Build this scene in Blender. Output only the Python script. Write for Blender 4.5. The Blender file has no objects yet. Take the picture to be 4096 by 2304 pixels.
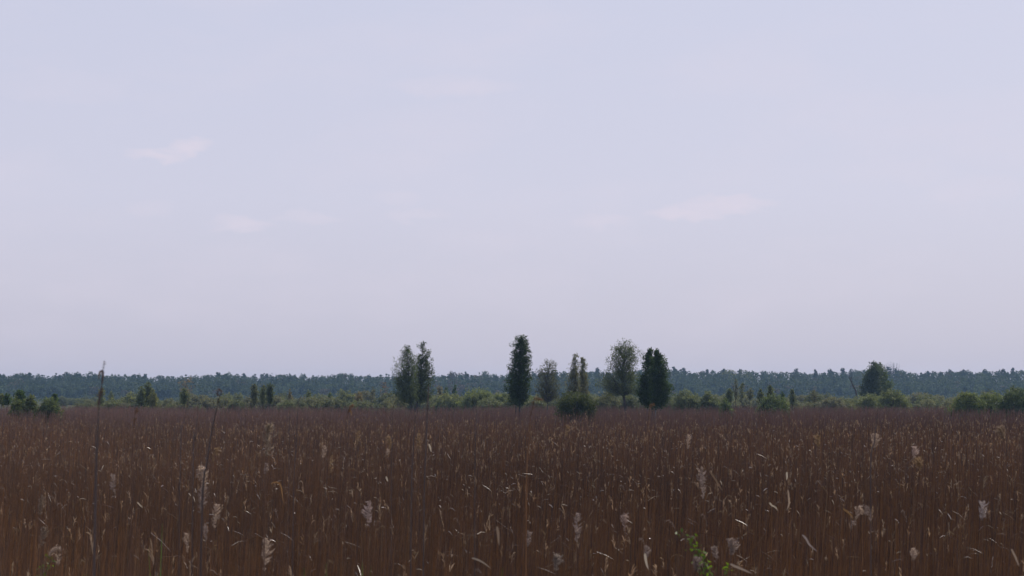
import bpy, math
import numpy as np

# ------------------------------------------------------------------ camera, sky, sun, exposure
EYE = 4.1                 # camera height above the marsh floor (it stands on a low bank)
F = 1700.0                # focal length in pixels of a 1024 px wide frame
HZ = 395.0                # image row of the horizon
PITCH = math.atan((HZ - 288.0) / F)
SUN_EL, SUN_AZ = math.radians(47), math.radians(38)      # azimuth: clockwise from the view direction (+Y)

S = bpy.context.scene
C = S.collection
cam_d = bpy.data.cameras.new('camera')
cam = bpy.data.objects.new('camera', cam_d); C.objects.link(cam)
cam.location = (0, 0, EYE)
cam.rotation_euler = (math.pi / 2 + PITCH, 0, 0)
cam_d.sensor_width = 36.0
cam_d.lens = F / 1024.0 * 36.0
cam_d.clip_start, cam_d.clip_end = 0.1, 12000
cam_d.dof.use_dof = True
cam_d.dof.focus_distance = 55.0
cam_d.dof.aperture_fstop = 4.2
S.camera = cam

def ray(px, py):
    """direction of an image point, with forward component y = 1"""
    u, v = (px - 512.0) / F, (288.0 - py) / F
    y = math.cos(PITCH) - v * math.sin(PITCH)
    z = math.sin(PITCH) + v * math.cos(PITCH)
    return u / y, z / y
def X(px, d): return ray(px, HZ)[0] * d
def Z(py, d): return EYE + ray(512, py)[1] * d

S.view_settings.view_transform = 'Standard'
S.view_settings.look = 'None'
S.view_settings.exposure = 0.0
S.view_settings.gamma = 1.0
S.view_settings.use_curve_mapping = False

W = bpy.data.worlds.new('World'); S.world = W; W.use_nodes = True
wn, wl = W.node_tree.nodes, W.node_tree.links
wn.clear()
def wnode(t, **k):
    n = wn.new(t)
    for a, b in k.items(): setattr(n, a, b)
    return n
def wmath(op, a, b=None, c=None, clamp=False):
    n = wnode('ShaderNodeMath', operation=op, use_clamp=clamp)
    for i, v in enumerate((a, b, c)):
        if v is None: continue
        if isinstance(v, (int, float)): n.inputs[i].default_value = v
        else: wl.new(v, n.inputs[i])
    return n.outputs[0]
sky = wnode('ShaderNodeTexSky', sky_type='NISHITA', sun_disc=False, sun_elevation=SUN_EL, sun_rotation=SUN_AZ,
            air_density=1.0, dust_density=3.0, ozone_density=1.5, altitude=100)
tc = wnode('ShaderNodeTexCoord')
sp = wnode('ShaderNodeSeparateXYZ'); wl.new(tc.outputs['Generated'], sp.inputs[0])
az = wmath('ARCTAN2', sp.outputs[0], sp.outputs[1])
el = wmath('ARCSINE', sp.outputs[2])
# a thin even veil of high haze over the clear sky, a little rosier towards the horizon
ramp = wnode('ShaderNodeValToRGB')
wl.new(wmath('MULTIPLY', el, 1.0 / math.radians(30), clamp=True), ramp.inputs[0])
ramp.color_ramp.elements[0].position = 0.0; ramp.color_ramp.elements[0].color = (5.92, 5.66, 6.8, 1)
ramp.color_ramp.elements[1].position = 1.0; ramp.color_ramp.elements[1].color = (5.8, 6.35, 8.2, 1)
e = ramp.color_ramp.elements.new(0.22); e.color = (6.52, 6.48, 7.88, 1)
veil = wnode('ShaderNodeMix', data_type='RGBA')
veil.inputs[0].default_value = 0.9
wl.new(sky.outputs[0], veil.inputs[6]); wl.new(ramp.outputs[0], veil.inputs[7])
# faint wisps of cloud
comb = wnode('ShaderNodeCombineXYZ'); wl.new(az, comb.inputs[0]); wl.new(wmath('MULTIPLY', el, 2.6), comb.inputs[1])
def wnoise(scale, detail, rough=0.55, off=0.0):
    n = wnode('ShaderNodeTexNoise', noise_dimensions='3D')
    n.inputs['Scale'].default_value = scale; n.inputs['Detail'].default_value = detail; n.inputs['Roughness'].default_value = rough
    m = wnode('ShaderNodeVectorMath', operation='ADD'); m.inputs[1].default_value = (off, off * 1.7, 3.1 + off)
    wl.new(comb.outputs[0], m.inputs[0]); wl.new(m.outputs[0], n.inputs['Vector'])
    return n.outputs[0]
n1, n2, n3 = wnoise(38, 5), wnoise(9, 4, off=4.2), wnoise(95, 3, off=1.3)
azd = wmath('ADD', az, wmath('MULTIPLY', wmath('SUBTRACT', n1, 0.5), 0.020))
eld = wmath('ADD', el, wmath('MULTIPLY', wmath('SUBTRACT', n3, 0.5), 0.010))
eld = wmath('ADD', eld, wmath('MULTIPLY', wmath('SUBTRACT', n1, 0.5), 0.012))
total = None
for (cx, cy, rx, ry, amp) in [(156, 159, 36, 7, .75), (187, 151, 20, 9, .95), (240, 226, 34, 8, .7), (308, 219, 40, 8, .4), (395, 199, 26, 10, .3), (420, 214, 36, 8, .3),
                              (600, 222, 34, 8, .45), (690, 213, 48, 9, .8), (728, 207, 52, 10, .85), (150, 212, 26, 9, .25), (450, 87, 75, 10, .35), (900, 178, 60, 14, .22), (980, 196, 50, 14, .25), (60, 96, 70, 18, .18)]:
    a0 = math.atan((cx - 512) / F); e0 = math.atan(ray(cx, cy)[1])
    q = wmath('ADD', wmath('POWER', wmath('ABSOLUTE', wmath('DIVIDE', wmath('SUBTRACT', azd, a0), rx / F)), 2.0),
              wmath('POWER', wmath('ABSOLUTE', wmath('DIVIDE', wmath('SUBTRACT', eld, e0), ry / F)), 2.0))
    m = wmath('MULTIPLY', wmath('POWER', wmath('SUBTRACT', 1.0, q, clamp=True), 0.8), amp)
    total = m if total is None else wmath('MAXIMUM', total, m)
gen = wmath('MULTIPLY', wmath('SUBTRACT', n2, 0.47, clamp=True), 1.1)             # the same thin patches all round the sky
total = wmath('MULTIPLY', wmath('ADD', total, gen), wmath('ADD', 0.35, wmath('MULTIPLY', n1, 1.0)), clamp=True)
cl = wnode('ShaderNodeMix', data_type='RGBA')
wl.new(wmath('MULTIPLY', total, 0.85), cl.inputs[0]); wl.new(veil.outputs[2], cl.inputs[6]); cl.inputs[7].default_value = (7.5, 6.9, 7.9, 1)
bg = wnode('ShaderNodeBackground'); bg.inputs[1].default_value = 0.1
wl.new(cl.outputs[2], bg.inputs[0])
wo = wnode('ShaderNodeOutputWorld'); wl.new(bg.outputs[0], wo.inputs[0])

sun_d = bpy.data.lights.new('sun', 'SUN'); sun_d.energy = 3.2; sun_d.angle = math.radians(0.6); sun_d.color = (1.0, 0.93, 0.84)
sun = bpy.data.objects.new('sun', sun_d); C.objects.link(sun)
sun.rotation_euler = (-(math.pi / 2 - SUN_EL), 0, -SUN_AZ)    # lamp looks down -Z; tipped so it shines from +Y, turned clockwise

# ------------------------------------------------------------------ helpers
def rng(seed): return np.random.default_rng(seed)
def unit(v): return v / (np.linalg.norm(v, axis=-1, keepdims=True) + 1e-9)

class MB:
    """collects numpy geometry, links it as ONE mesh object"""
    def __init__(self): self.V, self.Q, self.Cc, self.M, self.n = [], [], [], [], 0
    def add(self, v, q, col, mat=0):
        v = np.asarray(v, np.float32).reshape(-1, 3); q = np.asarray(q, np.int64).reshape(-1, 4)
        col = np.broadcast_to(np.asarray(col, np.float32), (len(v), 3))
        self.V.append(v); self.Q.append(q + self.n); self.Cc.append(col); self.M.append(np.full(len(q), mat, np.int32)); self.n += len(v)
    def mesh(self, name, mats):
        v = np.concatenate(self.V); q = np.concatenate(self.Q).astype(np.int32); c = np.concatenate(self.Cc); m = np.concatenate(self.M)
        me = bpy.data.meshes.new(name)
        me.vertices.add(len(v)); me.vertices.foreach_set('co', v.ravel())
        me.loops.add(q.size); me.loops.foreach_set('vertex_index', q.ravel())
        me.polygons.add(len(q)); me.polygons.foreach_set('loop_start', np.arange(0, q.size, 4, dtype=np.int32))
        me.polygons.foreach_set('material_index', m)
        me.update(calc_edges=True)
        a = me.color_attributes.new('col', 'FLOAT_COLOR', 'POINT')
        a.data.foreach_set('color', np.concatenate([c, np.ones((len(c), 1), np.float32)], 1).astype(np.float32).ravel())
        for k in (mats if isinstance(mats, (list, tuple)) else [mats]): me.materials.append(k)
        return me
    def build(self, name, mats, parent=None, loc=None):
        o = bpy.data.objects.new(name, self.mesh(name, mats)); C.objects.link(o)
        if parent is not None: o.parent = parent
        if loc is not None: o.location = loc
        return o

def tag(o, label=None, cat=None, group=None, kind=None):
    for k, v in (('label', label), ('category', cat), ('group', group), ('kind', kind)):
        if v: o[k] = v
    return o
def empty(name, loc):
    o = bpy.data.objects.new(name, None); C.objects.link(o); o.location = loc; o.empty_display_size = 0.3
    return o
def copy_thing(root, loc, rz=0.0, scale=1.0):
    r = root.copy(); C.objects.link(r); r.location = loc; r.rotation_euler = (0, 0, rz); r.scale = (scale,) * 3 if not hasattr(scale, '__len__') else scale
    for ch in list(root.children):
        c = ch.copy(); C.objects.link(c); c.parent = r
    return r

def tubes(mb, P, R, sides=3, col=(.1, .1, .1), mat=0):
    """P (n,k,3) centre lines, R (n,k) radii"""
    P = np.asarray(P, float); R = np.asarray(R, float); n, k, _ = P.shape
    T = unit(np.gradient(P, axis=1))
    ref = np.where(np.abs(T[..., 1:2]) > 0.9, np.array([1., 0, 0]), np.array([0, 1., 0]))
    A = unit(np.cross(T, ref)); B = np.cross(T, A)
    an = np.arange(sides) / sides * 2 * math.pi
    V = P[:, :, None, :] + R[:, :, None, None] * (A[:, :, None, :] * np.cos(an)[None, None, :, None] + B[:, :, None, :] * np.sin(an)[None, None, :, None])
    i = np.arange(n)[:, None, None] * k * sides; j = np.arange(k - 1)[None, :, None] * sides; s = np.arange(sides)[None, None, :]; s2 = (s + 1) % sides
    Q = np.stack([i + j + s, i + j + s2, i + j + sides + s2, i + j + sides + s], -1)
    col = np.asarray(col, float)
    if col.ndim == 2: col = np.repeat(col, k * sides, 0)
    mb.add(V.reshape(-1, 3), Q.reshape(-1, 4), col, mat)

def ribbons(mb, P, Wd, col, r, mat=0, axis=None):
    """flat blades: P (n,k,3) centre lines, Wd (n,k) half widths"""
    n, k, _ = P.shape
    T = unit(np.gradient(P, axis=1)); a = r.normal(size=(n, 1, 3)) if axis is None else np.asarray(axis, float) + r.normal(size=(n, 1, 3)) * .25; A = unit(np.cross(T, a))
    V = np.stack([P - A * Wd[..., None], P + A * Wd[..., None]], 2)
    i = np.arange(n)[:, None] * k * 2; j = np.arange(k - 1)[None, :] * 2
    Q = np.stack([i + j, i + j + 1, i + j + 3, i + j + 2], -1)
    col = np.asarray(col, float)
    if col.ndim == 2: col = np.repeat(col, k * 2, 0)
    mb.add(V.reshape(-1, 3), Q.reshape(-1, 4), col, mat)

def leaves(mb, c, size, col, r, mat=0, aspect=0.6, droop=0.0):
    n = len(c)
    u = r.normal(size=(n, 3)); u[:, 2] -= droop; u = unit(u)
    v = unit(np.cross(u, r.normal(size=(n, 3))))
    s = np.broadcast_to(np.asarray(size, float), (n,))[:, None]
    bend = np.cross(u, v) * s * 0.25
    V = np.stack([c - u * s, c + v * s * aspect + bend, c + u * s, c - v * s * aspect + bend], 1)
    Q = np.arange(n * 4).reshape(n, 4)
    col = np.asarray(col, float)
    if col.ndim == 2: col = np.repeat(col, 4, 0)
    mb.add(V.reshape(-1, 3), Q, col, mat)

# ------------------------------------------------------------------ materials
def material(name, rough=0.6, spec=0.3, trans=0.0, trans_gain=1.4, noise=None, base=None, tint=(1.1, 1.0, .55)):
    m = bpy.data.materials.new(name); m.use_nodes = True
    N, L = m.node_tree.nodes, m.node_tree.links
    b = N['Principled BSDF']; b.inputs['Roughness'].default_value = rough; b.inputs['Specular IOR Level'].default_value = spec
    if base is None:
        at = N.new('ShaderNodeAttribute'); at.attribute_name = 'col'; colout = at.outputs['Color']
    else:
        at = N.new('ShaderNodeRGB'); at.outputs[0].default_value = (*base, 1); colout = at.outputs[0]
    if noise:
        sc, lo, hi = noise
        t = N.new('ShaderNodeTexNoise'); t.inputs['Scale'].default_value = sc; t.inputs['Detail'].default_value = 4
        g = N.new('ShaderNodeNewGeometry'); L.new(g.outputs['Position'], t.inputs['Vector'])
        mr = N.new('ShaderNodeMapRange'); mr.inputs[3].default_value = lo; mr.inputs[4].default_value = hi
        mr.inputs[1].default_value = 0.3; mr.inputs[2].default_value = 0.7
        L.new(t.outputs[0], mr.inputs[0])
        vm = N.new('ShaderNodeVectorMath'); vm.operation = 'SCALE'; L.new(colout, vm.inputs[0]); L.new(mr.outputs[0], vm.inputs['Scale'])
        colout = vm.outputs[0]
    L.new(colout, b.inputs['Base Color'])
    if trans > 0:
        tr = N.new('ShaderNodeBsdfTranslucent')
        vg = N.new('ShaderNodeVectorMath'); vg.operation = 'MULTIPLY'; vg.inputs[1].default_value = (trans_gain * tint[0], trans_gain * tint[1], trans_gain * tint[2])
        L.new(colout, vg.inputs[0]); L.new(vg.outputs[0], tr.inputs[0])
        mx = N.new('ShaderNodeMixShader'); mx.inputs[0].default_value = trans
        out = N['Material Output']
        L.new(b.outputs[0], mx.inputs[1]); L.new(tr.outputs[0], mx.inputs[2]); L.new(mx.outputs[0], out.inputs[0])
    return m

M_LEAF = material('foliage', 0.55, 0.25, 0.45, 1.6, noise=(0.9, 0.75, 1.25))
M_FOREST = material('forest_foliage', 0.7, 0.15, 0.25, noise=(0.08, 0.85, 1.15))
M_BARK = material('bark', 0.85, 0.2, noise=(6.0, 0.4, 1.5))
M_REED = material('reed_stem', 0.42, 0.45, noise=(2.5, 0.75, 1.25))
M_DRY = material('dry_leaf', 0.38, 0.55, 0.3, 1.2, tint=(1, 1, .85))
M_PLUME = material('plume', 0.8, 0.2, 0.4, 1.2, tint=(1, 1, .9))
M_SHOOT = material('fresh_leaf', 0.5, 0.4, 0.45, 1.6)

# ground: peat and reed litter near, pale meadow beyond the reeds
M_GROUND = bpy.data.materials.new('marsh_ground'); M_GROUND.use_nodes = True
N, L = M_GROUND.node_tree.nodes, M_GROUND.node_tree.links
g = N.new('ShaderNodeNewGeometry'); t = N.new('ShaderNodeTexNoise'); t.inputs['Scale'].default_value = 0.35; t.inputs['Detail'].default_value = 8
L.new(g.outputs['Position'], t.inputs['Vector'])
r1 = N.new('ShaderNodeValToRGB'); r1.color_ramp.elements[0].position = .35; r1.color_ramp.elements[1].position = .7
r1.color_ramp.elements[0].color = (.035, .024, .017, 1); r1.color_ramp.elements[1].color = (.085, .058, .036, 1)
L.new(t.outputs[0], r1.inputs[0])
t2 = N.new('ShaderNodeTexNoise'); t2.inputs['Scale'].default_value = 0.02; t2.inputs['Detail'].default_value = 6; L.new(g.outputs['Position'], t2.inputs['Vector'])
r2 = N.new('ShaderNodeValToRGB'); r2.color_ramp.elements[0].position = .35; r2.color_ramp.elements[1].position = .65
r2.color_ramp.elements[0].color = (.05, .06, .034, 1); r2.color_ramp.elements[1].color = (.085, .082, .05, 1)
L.new(t2.outputs[0], r2.inputs[0])
sx = N.new('ShaderNodeSeparateXYZ'); L.new(g.outputs['Position'], sx.inputs[0])
mr = N.new('ShaderNodeMapRange'); mr.inputs[1].default_value = 300; mr.inputs[2].default_value = 360; L.new(sx.outputs[1], mr.inputs[0])
mx = N.new('ShaderNodeMix'); mx.data_type = 'RGBA'; L.new(mr.outputs[0], mx.inputs[0]); L.new(r1.outputs[0], mx.inputs[6]); L.new(r2.outputs[0], mx.inputs[7])
L.new(mx.outputs[2], N['Principled BSDF'].inputs['Base Color']); N['Principled BSDF'].inputs['Roughness'].default_value = 1.0; N['Principled BSDF'].inputs['Specular IOR Level'].default_value = 0.0
bp = N.new('ShaderNodeBump'); bp.inputs['Strength'].default_value = 0.6; L.new(t.outputs[0], bp.inputs['Height']); L.new(bp.outputs[0], N['Principled BSDF'].inputs['Normal'])

# ------------------------------------------------------------------ ground and haze
def ground_z(x, y):
    x, y = np.asarray(x, float), np.asarray(y, float)
    t = np.clip((16.0 - y) / 13.5, 0, 1); bank = 2.4 * t * t * (3 - 2 * t)
    return bank + 0.04 * np.sin(x * .31 + 1) * np.sin(y * .23)
gy = np.concatenate([np.arange(-40, 30, 0.7), np.geomspace(30, 2600, 70)])
gx = np.sign(np.linspace(-1, 1, 121)) * (np.abs(np.linspace(-1, 1, 121)) ** 2.4) * 1600
XX, YY = np.meshgrid(gx, gy)
mb = MB(); nx = len(gx)
ii = (np.arange(len(gy) - 1)[:, None] * nx + np.arange(nx - 1)[None, :]).ravel()
mb.add(np.stack([XX, YY, ground_z(XX, YY)], -1), np.stack([ii, ii + 1, ii + nx + 1, ii + nx], -1), (.05, .04, .03))
ground = tag(mb.build('ground', M_GROUND), kind='structure')
ground.data.polygons.foreach_set('use_smooth', [True] * len(ground.data.polygons))

hm = bpy.data.materials.new('haze'); hm.use_nodes = True
HN, HL = hm.node_tree.nodes, hm.node_tree.links; HN.clear()
ho = HN.new('ShaderNodeOutputMaterial'); hv = HN.new('ShaderNodeVolumePrincipled')
hv.inputs['Color'].default_value = (0.43, 0.67, 1.0, 1); hv.inputs['Density'].default_value = 0.000135; hv.inputs['Anisotropy'].default_value = 0.2
HL.new(hv.outputs[0], ho.inputs['Volume'])
mb = MB(); x0, x1, y0, y1, z0, z1 = -1750, 1750, -120, 2750, -1.05, 31.0
mb.add([(x0, y0, z0), (x1, y0, z0), (x1, y1, z0), (x0, y1, z0), (x0, y0, z1), (x1, y0, z1), (x1, y1, z1), (x0, y1, z1)],
       [(0, 3, 2, 1), (4, 5, 6, 7), (0, 1, 5, 4), (1, 2, 6, 5), (2, 3, 7, 6), (3, 0, 4, 7)], (1, 1, 1))
tag(mb.build('haze', hm), kind='stuff')

# ------------------------------------------------------------------ trees and shrubs
GREEN_D, GREEN_M, GREEN_P, OLIVE, RUST, YGREEN = (.026, .050, .018), (.045, .080, .026), (.085, .115, .045), (.095, .105, .045), (.12, .075, .035), (.10, .135, .035)

def crown(mbt, mbc, base, trunk, prof, r, nbr, ncl, nlf, lsize, cols, spread=0.28, droop=0.5, rise=0.9, shrub=False, barkcol=(.07, .06, .05), twig=0.012, depth=0.95, lump=0.3, inner=0.35, wide=1.06):
    """prof: rows (z, left, right) in metres relative to base; trunk: (k,3) path. Limbs leave the trunk, leaf clumps sit along them."""
    prof = np.array(sorted(prof)); zs = prof[:, 0]
    wd = prof[:, 2] - prof[:, 1]
    zz = np.linspace(zs[0], zs[-1], 60); ww = np.interp(zz, zs, wd) + 0.15
    cdf = np.cumsum(ww); cdf /= cdf[-1]
    ze = np.interp(r.random(nbr), cdf, zz) 
    ph = r.random(nbr) * 2 * math.pi
    rho = r.uniform(0.30, 1.0, nbr) ** (0.42 if not shrub else .3)
    l, rr = np.interp(ze, zs, prof[:, 1]), np.interp(ze, zs, prof[:, 2])
    lum = 1.0 + lump * (np.sin(ph * 3 + ze * 2.3 + r.random() * 6) * 0.5 + r.uniform(-.5, .5, nbr))
    xc, w = (l + rr) / 2, (rr - l) / 2
    wl_ = np.minimum(1.0, (0.35 * w + .06) / spread)[:, None]      # tighter clumps where the crown is narrow
    ex = xc + w * (wide if not shrub else 1.0) * np.cos(ph) * rho * lum; ey = w * depth * np.sin(ph) * rho * lum
    end = np.stack([ex, ey, ze], -1)
    tz = trunk[:, 2]
    if shrub:
        sx = r.normal(0, 0.25 * np.mean(w), nbr) + np.clip(ex, -1, 1) * 0.3
        st = np.stack([sx + ex * 0.25, ey * 0.3, np.zeros(nbr)], -1)
    else:
        hd = np.hypot(ex - np.interp(ze, tz, trunk[:, 0]), ey)
        zst = np.clip(ze - hd * rise - 0.15, max(tz[0] + 0.1, zs[0] * 0.85), tz[-1] * 0.985)
        st = np.stack([np.interp(zst, tz, trunk[:, 0]), np.interp(zst, tz, trunk[:, 1]), zst], -1)
    s = np.linspace(0, 1, 5)[None, :, None]
    mid = st * 0.5 + end * 0.5; mid[:, 2] += (0.10 if not shrub else 0.22) * (end[:, 2] - st[:, 2])
    path = (1 - s) ** 2 * st[:, None] + 2 * s * (1 - s) * mid[:, None] + s ** 2 * end[:, None]
    ln = np.linalg.norm(end - st, axis=1)
    R = (0.006 + twig * ln[:, None]) * np.linspace(1, 0.18, 5)[None, :]
    tubes(mbt, path + base, R, 3, barkcol)
    # leaf clumps along the outer part of each limb
    sc = r.uniform(inner, 1.02, (nbr, ncl))
    idx = sc[..., None]
    cc = (1 - idx) ** 2 * st[:, None] + 2 * idx * (1 - idx) * mid[:, None] + idx ** 2 * end[:, None]
    sw = spread * wl_[..., None]
    cc = cc + r.normal(size=cc.shape) * sw * np.array([1, 1, .8])
    tint = r.random((nbr, ncl, 1, 1))
    lf = cc[:, :, None, :] + r.normal(size=(nbr, ncl, nlf, 3)) * sw[..., None] * np.array([.52, .52, .55])
    lf[..., 2] -= droop * sw * np.abs(r.normal(size=lf.shape[:3]))
    c0, c1 = np.array(cols[0]) * (.72 if not shrub else 1.0), np.array(cols[1]) * (1.28 if not shrub else 1.22)
    mixv = np.clip(tint * 0.7 + r.random((nbr, ncl, nlf, 1)) * 0.5 - .1, 0, 1)
    colr = (c0 * (1 - mixv) + c1 * mixv).reshape(-1, 3)
    pos = lf.reshape(-1, 3)
    keep = pos[:, 2] > 0.05
    pos, colr = pos[keep], colr[keep]
    leaves(mbc, pos + base, lsize * r.uniform(.7, 1.3, len(pos)), colr, r, droop=droop * .5)

SEED = [100]
def tree(name, label, cat, d, trunks, prof, nbr=120, ncl=6, nlf=8, lsize=0.085, cols=(GREEN_D, GREEN_M), group=None, barkcol=(.06, .052, .045), base_px=None, r0=None, **kw):
    """trunks: list of [(px,py), ...] from the foot up; the first carries the crown. prof rows: (py, px_left, px_right)"""
    SEED[0] += 1; r = rng(SEED[0])
    bx = X(trunks[0][0][0], d) if base_px is None else X(base_px, d)
    root = empty(name, (bx, d, float(ground_z(bx, d))))
    tag(root, label, cat, group)
    b0 = np.zeros(3)
    first = None
    mbc = MB()
    for q, tp in enumerate(trunks):
        pts = [(X(tp[0][0], d) - bx, 0.0, -0.15)] + [(X(p[0], d) - bx, r.normal() * .05, Z(p[1], d)) for p in tp]
        pts = np.array([p for i, p in enumerate(pts) if i == 0 or p[2] > 0.3])
        zz = np.linspace(pts[0, 2], pts[-1, 2], 10)
        path = np.stack([np.interp(zz, pts[:, 2], pts[:, 0]), np.interp(zz, pts[:, 2], pts[:, 1]) + (0.12 * q), zz], -1)
        path[2:-1, :2] += r.normal(0, 0.035, (7, 2))
        Ht = zz[-1]
        rad = (r0 or Ht * 0.012) * (1 if q == 0 else .8) * np.linspace(1, .12, 10) ** .85
        mbt = MB(); tubes(mbt, path[None], rad[None], 7, barkcol)
        if q == 0:
            pr = [(Z(p[0], d), X(p[1], d) - bx, X(p[2], d) - bx) for p in prof]
            crown(mbt, mbc, b0, path, pr, r, nbr, ncl, nlf, lsize, cols, barkcol=barkcol, **kw)
        o = mbt.build('trunk', M_BARK, root)
    mbc.build('crown', M_LEAF, root)
    return root

def shrub(name, label, d, pxl, pxr, pyt, nbr=70, ncl=5, nlf=8, lsize=0.10, cols=(GREEN_D, GREEN_M), group=None, shape=None, cat='shrub', barkcol=(.06, .05, .04), gain=(1.2, 1.24, 1.6), **kw):
    SEED[0] += 1; r = rng(SEED[0]); cols = [np.array(c) * gain for c in cols]
    cx = (pxl + pxr) / 2; bx = X(cx, d); H = Z(pyt, d); w = X(pxr, d) - X(pxl, d)
    root = empty(name, (bx, d, float(ground_z(bx, d)))); tag(root, label, cat, group)
    shape = shape or [(0.04, .84), (.25, .97), (.45, 1.0), (.65, .88), (.82, .64), (.93, .40), (1.0, .15)]
    prof = [(H * t, -w / 2 * k, w / 2 * k) for t, k in shape]
    trunk = np.array([[0, 0, 0], [0, 0, H * .8]], float)
    mbt, mbc = MB(), MB()
    kw.setdefault('spread', 0.028 * w + 0.10); kw.setdefault('droop', 0.2); kw.setdefault('depth', 0.85); kw.setdefault('inner', .62); kw.setdefault('lump', .22)
    nbr = int(nbr * 1.9)
    crown(mbt, mbc, np.zeros(3), trunk, prof, r, nbr, ncl, nlf, lsize, cols, shrub=True, barkcol=barkcol, twig=0.008, **kw)
    mbt.build('branching_stem', M_BARK, root); mbc.build('foliage', M_LEAF, root)
    return root

G_MAIN = 'birches standing in the reed bed'
BIRCH = (.10, .095, .085)
tree('birch_tree', 'open leafed birch, left one of the pair standing left of centre', 'tree', 258, [[(411.5, 406), (410, 398), (408.5, 372), (407.5, 347)]],
     [(345, 406.5, 409), (350, 403, 412), (357, 397, 414), (365, 393, 416.5), (376, 392.5, 418), (388, 393.5, 418), (396, 394.5, 417), (399.5, 397, 414)], nbr=190, ncl=5, nlf=13, lsize=.085,
     cols=((.045, .072, .034), (.090, .120, .058)), group=G_MAIN, droop=.9, spread=.28, barkcol=(.05, .045, .04))
tree('birch_tree', 'taller pointed birch, right one of the pair standing left of centre', 'tree', 262, [[(416.8, 406), (418, 396), (421, 372), (423, 343)]],
     [(341, 422.3, 423.7), (347, 419.5, 427.5), (355, 416.8, 431.5), (364, 415, 433), (374, 414, 433.5), (384, 414, 433), (393, 414.5, 433.5), (398, 417, 433)], nbr=190, ncl=5, nlf=13, lsize=.085,
     cols=((.032, .052, .026), (.070, .092, .042)), group=G_MAIN, droop=.7, spread=.27, barkcol=(.05, .045, .04))
tree('birch_tree', 'tall dark columnar tree with two thin trunks at the centre of the field', 'tree', 222, [[(519.3, 408), (519, 395), (520, 365), (522, 336)], [(516, 407), (516.5, 395), (518, 380), (518.5, 365)]],
     [(335, 519, 525), (339, 515.5, 527), (346, 513, 529), (356, 512, 530.5), (366, 510.5, 531), (376, 509, 530.5), (386, 507.5, 530), (395, 506.5, 528), (400.5, 508, 524)], nbr=260, ncl=5, nlf=13, lsize=.09,
     cols=((.020, .040, .016), (.042, .070, .026)), group=G_MAIN, droop=.5, spread=.27)
tree('birch_tree', 'small sparse birch with branches showing, left of the dark round shrub', 'tree', 255, [[(547.3, 407), (546.5, 395), (547.5, 375), (549.5, 361)]],
     [(359, 547.5, 552), (363, 543, 555), (368, 539.5, 558), (376, 537, 559.5), (384, 536, 559.5), (392, 537, 558.5), (399, 540, 556)], nbr=170, ncl=4, nlf=7, lsize=.08,
     cols=((.055, .065, .035), (.10, .11, .06)), group=G_MAIN, droop=.5, spread=.22, rise=1.15, barkcol=BIRCH, twig=.02, wide=1.22, inner=.5)
tree('birch_tree', 'slender pale birch, left and taller of the twins behind the dark shrub', 'tree', 250, [[(576.5, 404), (576, 390), (575.5, 372), (575.5, 355)]],
     [(353.5, 574.5, 577), (358, 572, 578), (364, 570, 578.5), (372, 568, 578.5), (380, 566, 578.5), (388, 566, 580), (395, 567, 580)], nbr=170, ncl=5, nlf=6, lsize=.075,
     cols=((.085, .095, .058), (.135, .14, .085)), group=G_MAIN, droop=.5, spread=.19, barkcol=(.07, .065, .06), wide=1.1, twig=.016, inner=.5)
tree('birch_tree', 'slender pale birch, right and shorter of the twins behind the dark shrub', 'tree', 252, [[(581, 404), (581.5, 390), (582, 372), (582.6, 358)]],
     [(357, 581.8, 583.4), (361, 580.5, 585), (367, 580, 586), (374, 579.5, 587), (382, 579.5, 589), (390, 579.5, 589), (396, 580, 588)], nbr=160, ncl=5, nlf=6, lsize=.075,
     cols=((.085, .095, .058), (.135, .14, .085)), group=G_MAIN, droop=.5, spread=.19, barkcol=(.07, .065, .06), wide=1.1, twig=.016, inner=.5)
tree('birch_tree', 'broad spreading birch with a bare curved lower trunk, right of centre', 'tree', 258, [[(625.6, 407), (624, 399), (623, 392), (622.5, 380), (623.5, 366), (626, 345)]],
     [(339.5, 625, 630), (344, 616, 633), (350, 610, 638), (356, 606, 638), (362, 605, 633), (370, 604, 637), (378, 601, 638.5), (384, 599.5, 638), (389, 600, 637), (391.5, 603, 635)], nbr=230, ncl=5, nlf=13, lsize=.085,
     cols=((.045, .068, .030), (.095, .118, .052)), group=G_MAIN, droop=.8, spread=.33, rise=.95, barkcol=(.06, .055, .05), twig=.016, wide=1.14, inner=.5, r0=.24, lump=.34)
tree('birch_tree', 'dense dark green tree with twin summits, left half, beside the broad birch', 'tree', 216, [[(652.2, 409), (651.5, 400), (650, 375), (650, 350)], [(647.2, 407), (647, 400), (647.5, 390)]],
     [(348.5, 649, 651.5), (354, 646.7, 653.3), (362, 644, 655), (372, 641, 656.5), (384, 638, 657), (394, 637, 657), (399, 639.5, 656), (402, 643, 655)], nbr=250, ncl=5, nlf=13, lsize=.09,
     cols=((.018, .040, .014), (.040, .068, .022)), group=G_MAIN, droop=.5, spread=.28, barkcol=(.09, .085, .08))
tree('birch_tree', 'dense dark green tree with twin summits, right and wider half', 'tree', 213, [[(655.4, 410), (656, 400), (657.5, 375), (658, 351)]],
     [(349, 656.5, 660), (354, 655, 661.3), (361, 653.7, 663.8), (369, 653, 666.5), (378, 652, 669.8), (388, 651.5, 671.5), (396, 651.5, 670), (400, 652, 667), (402, 653, 663)], nbr=270, ncl=5, nlf=13, lsize=.09,
     cols=((.018, .040, .014), (.042, .072, .022)), group=G_MAIN, droop=.5, spread=.29, barkcol=(.16, .155, .15))

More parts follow.
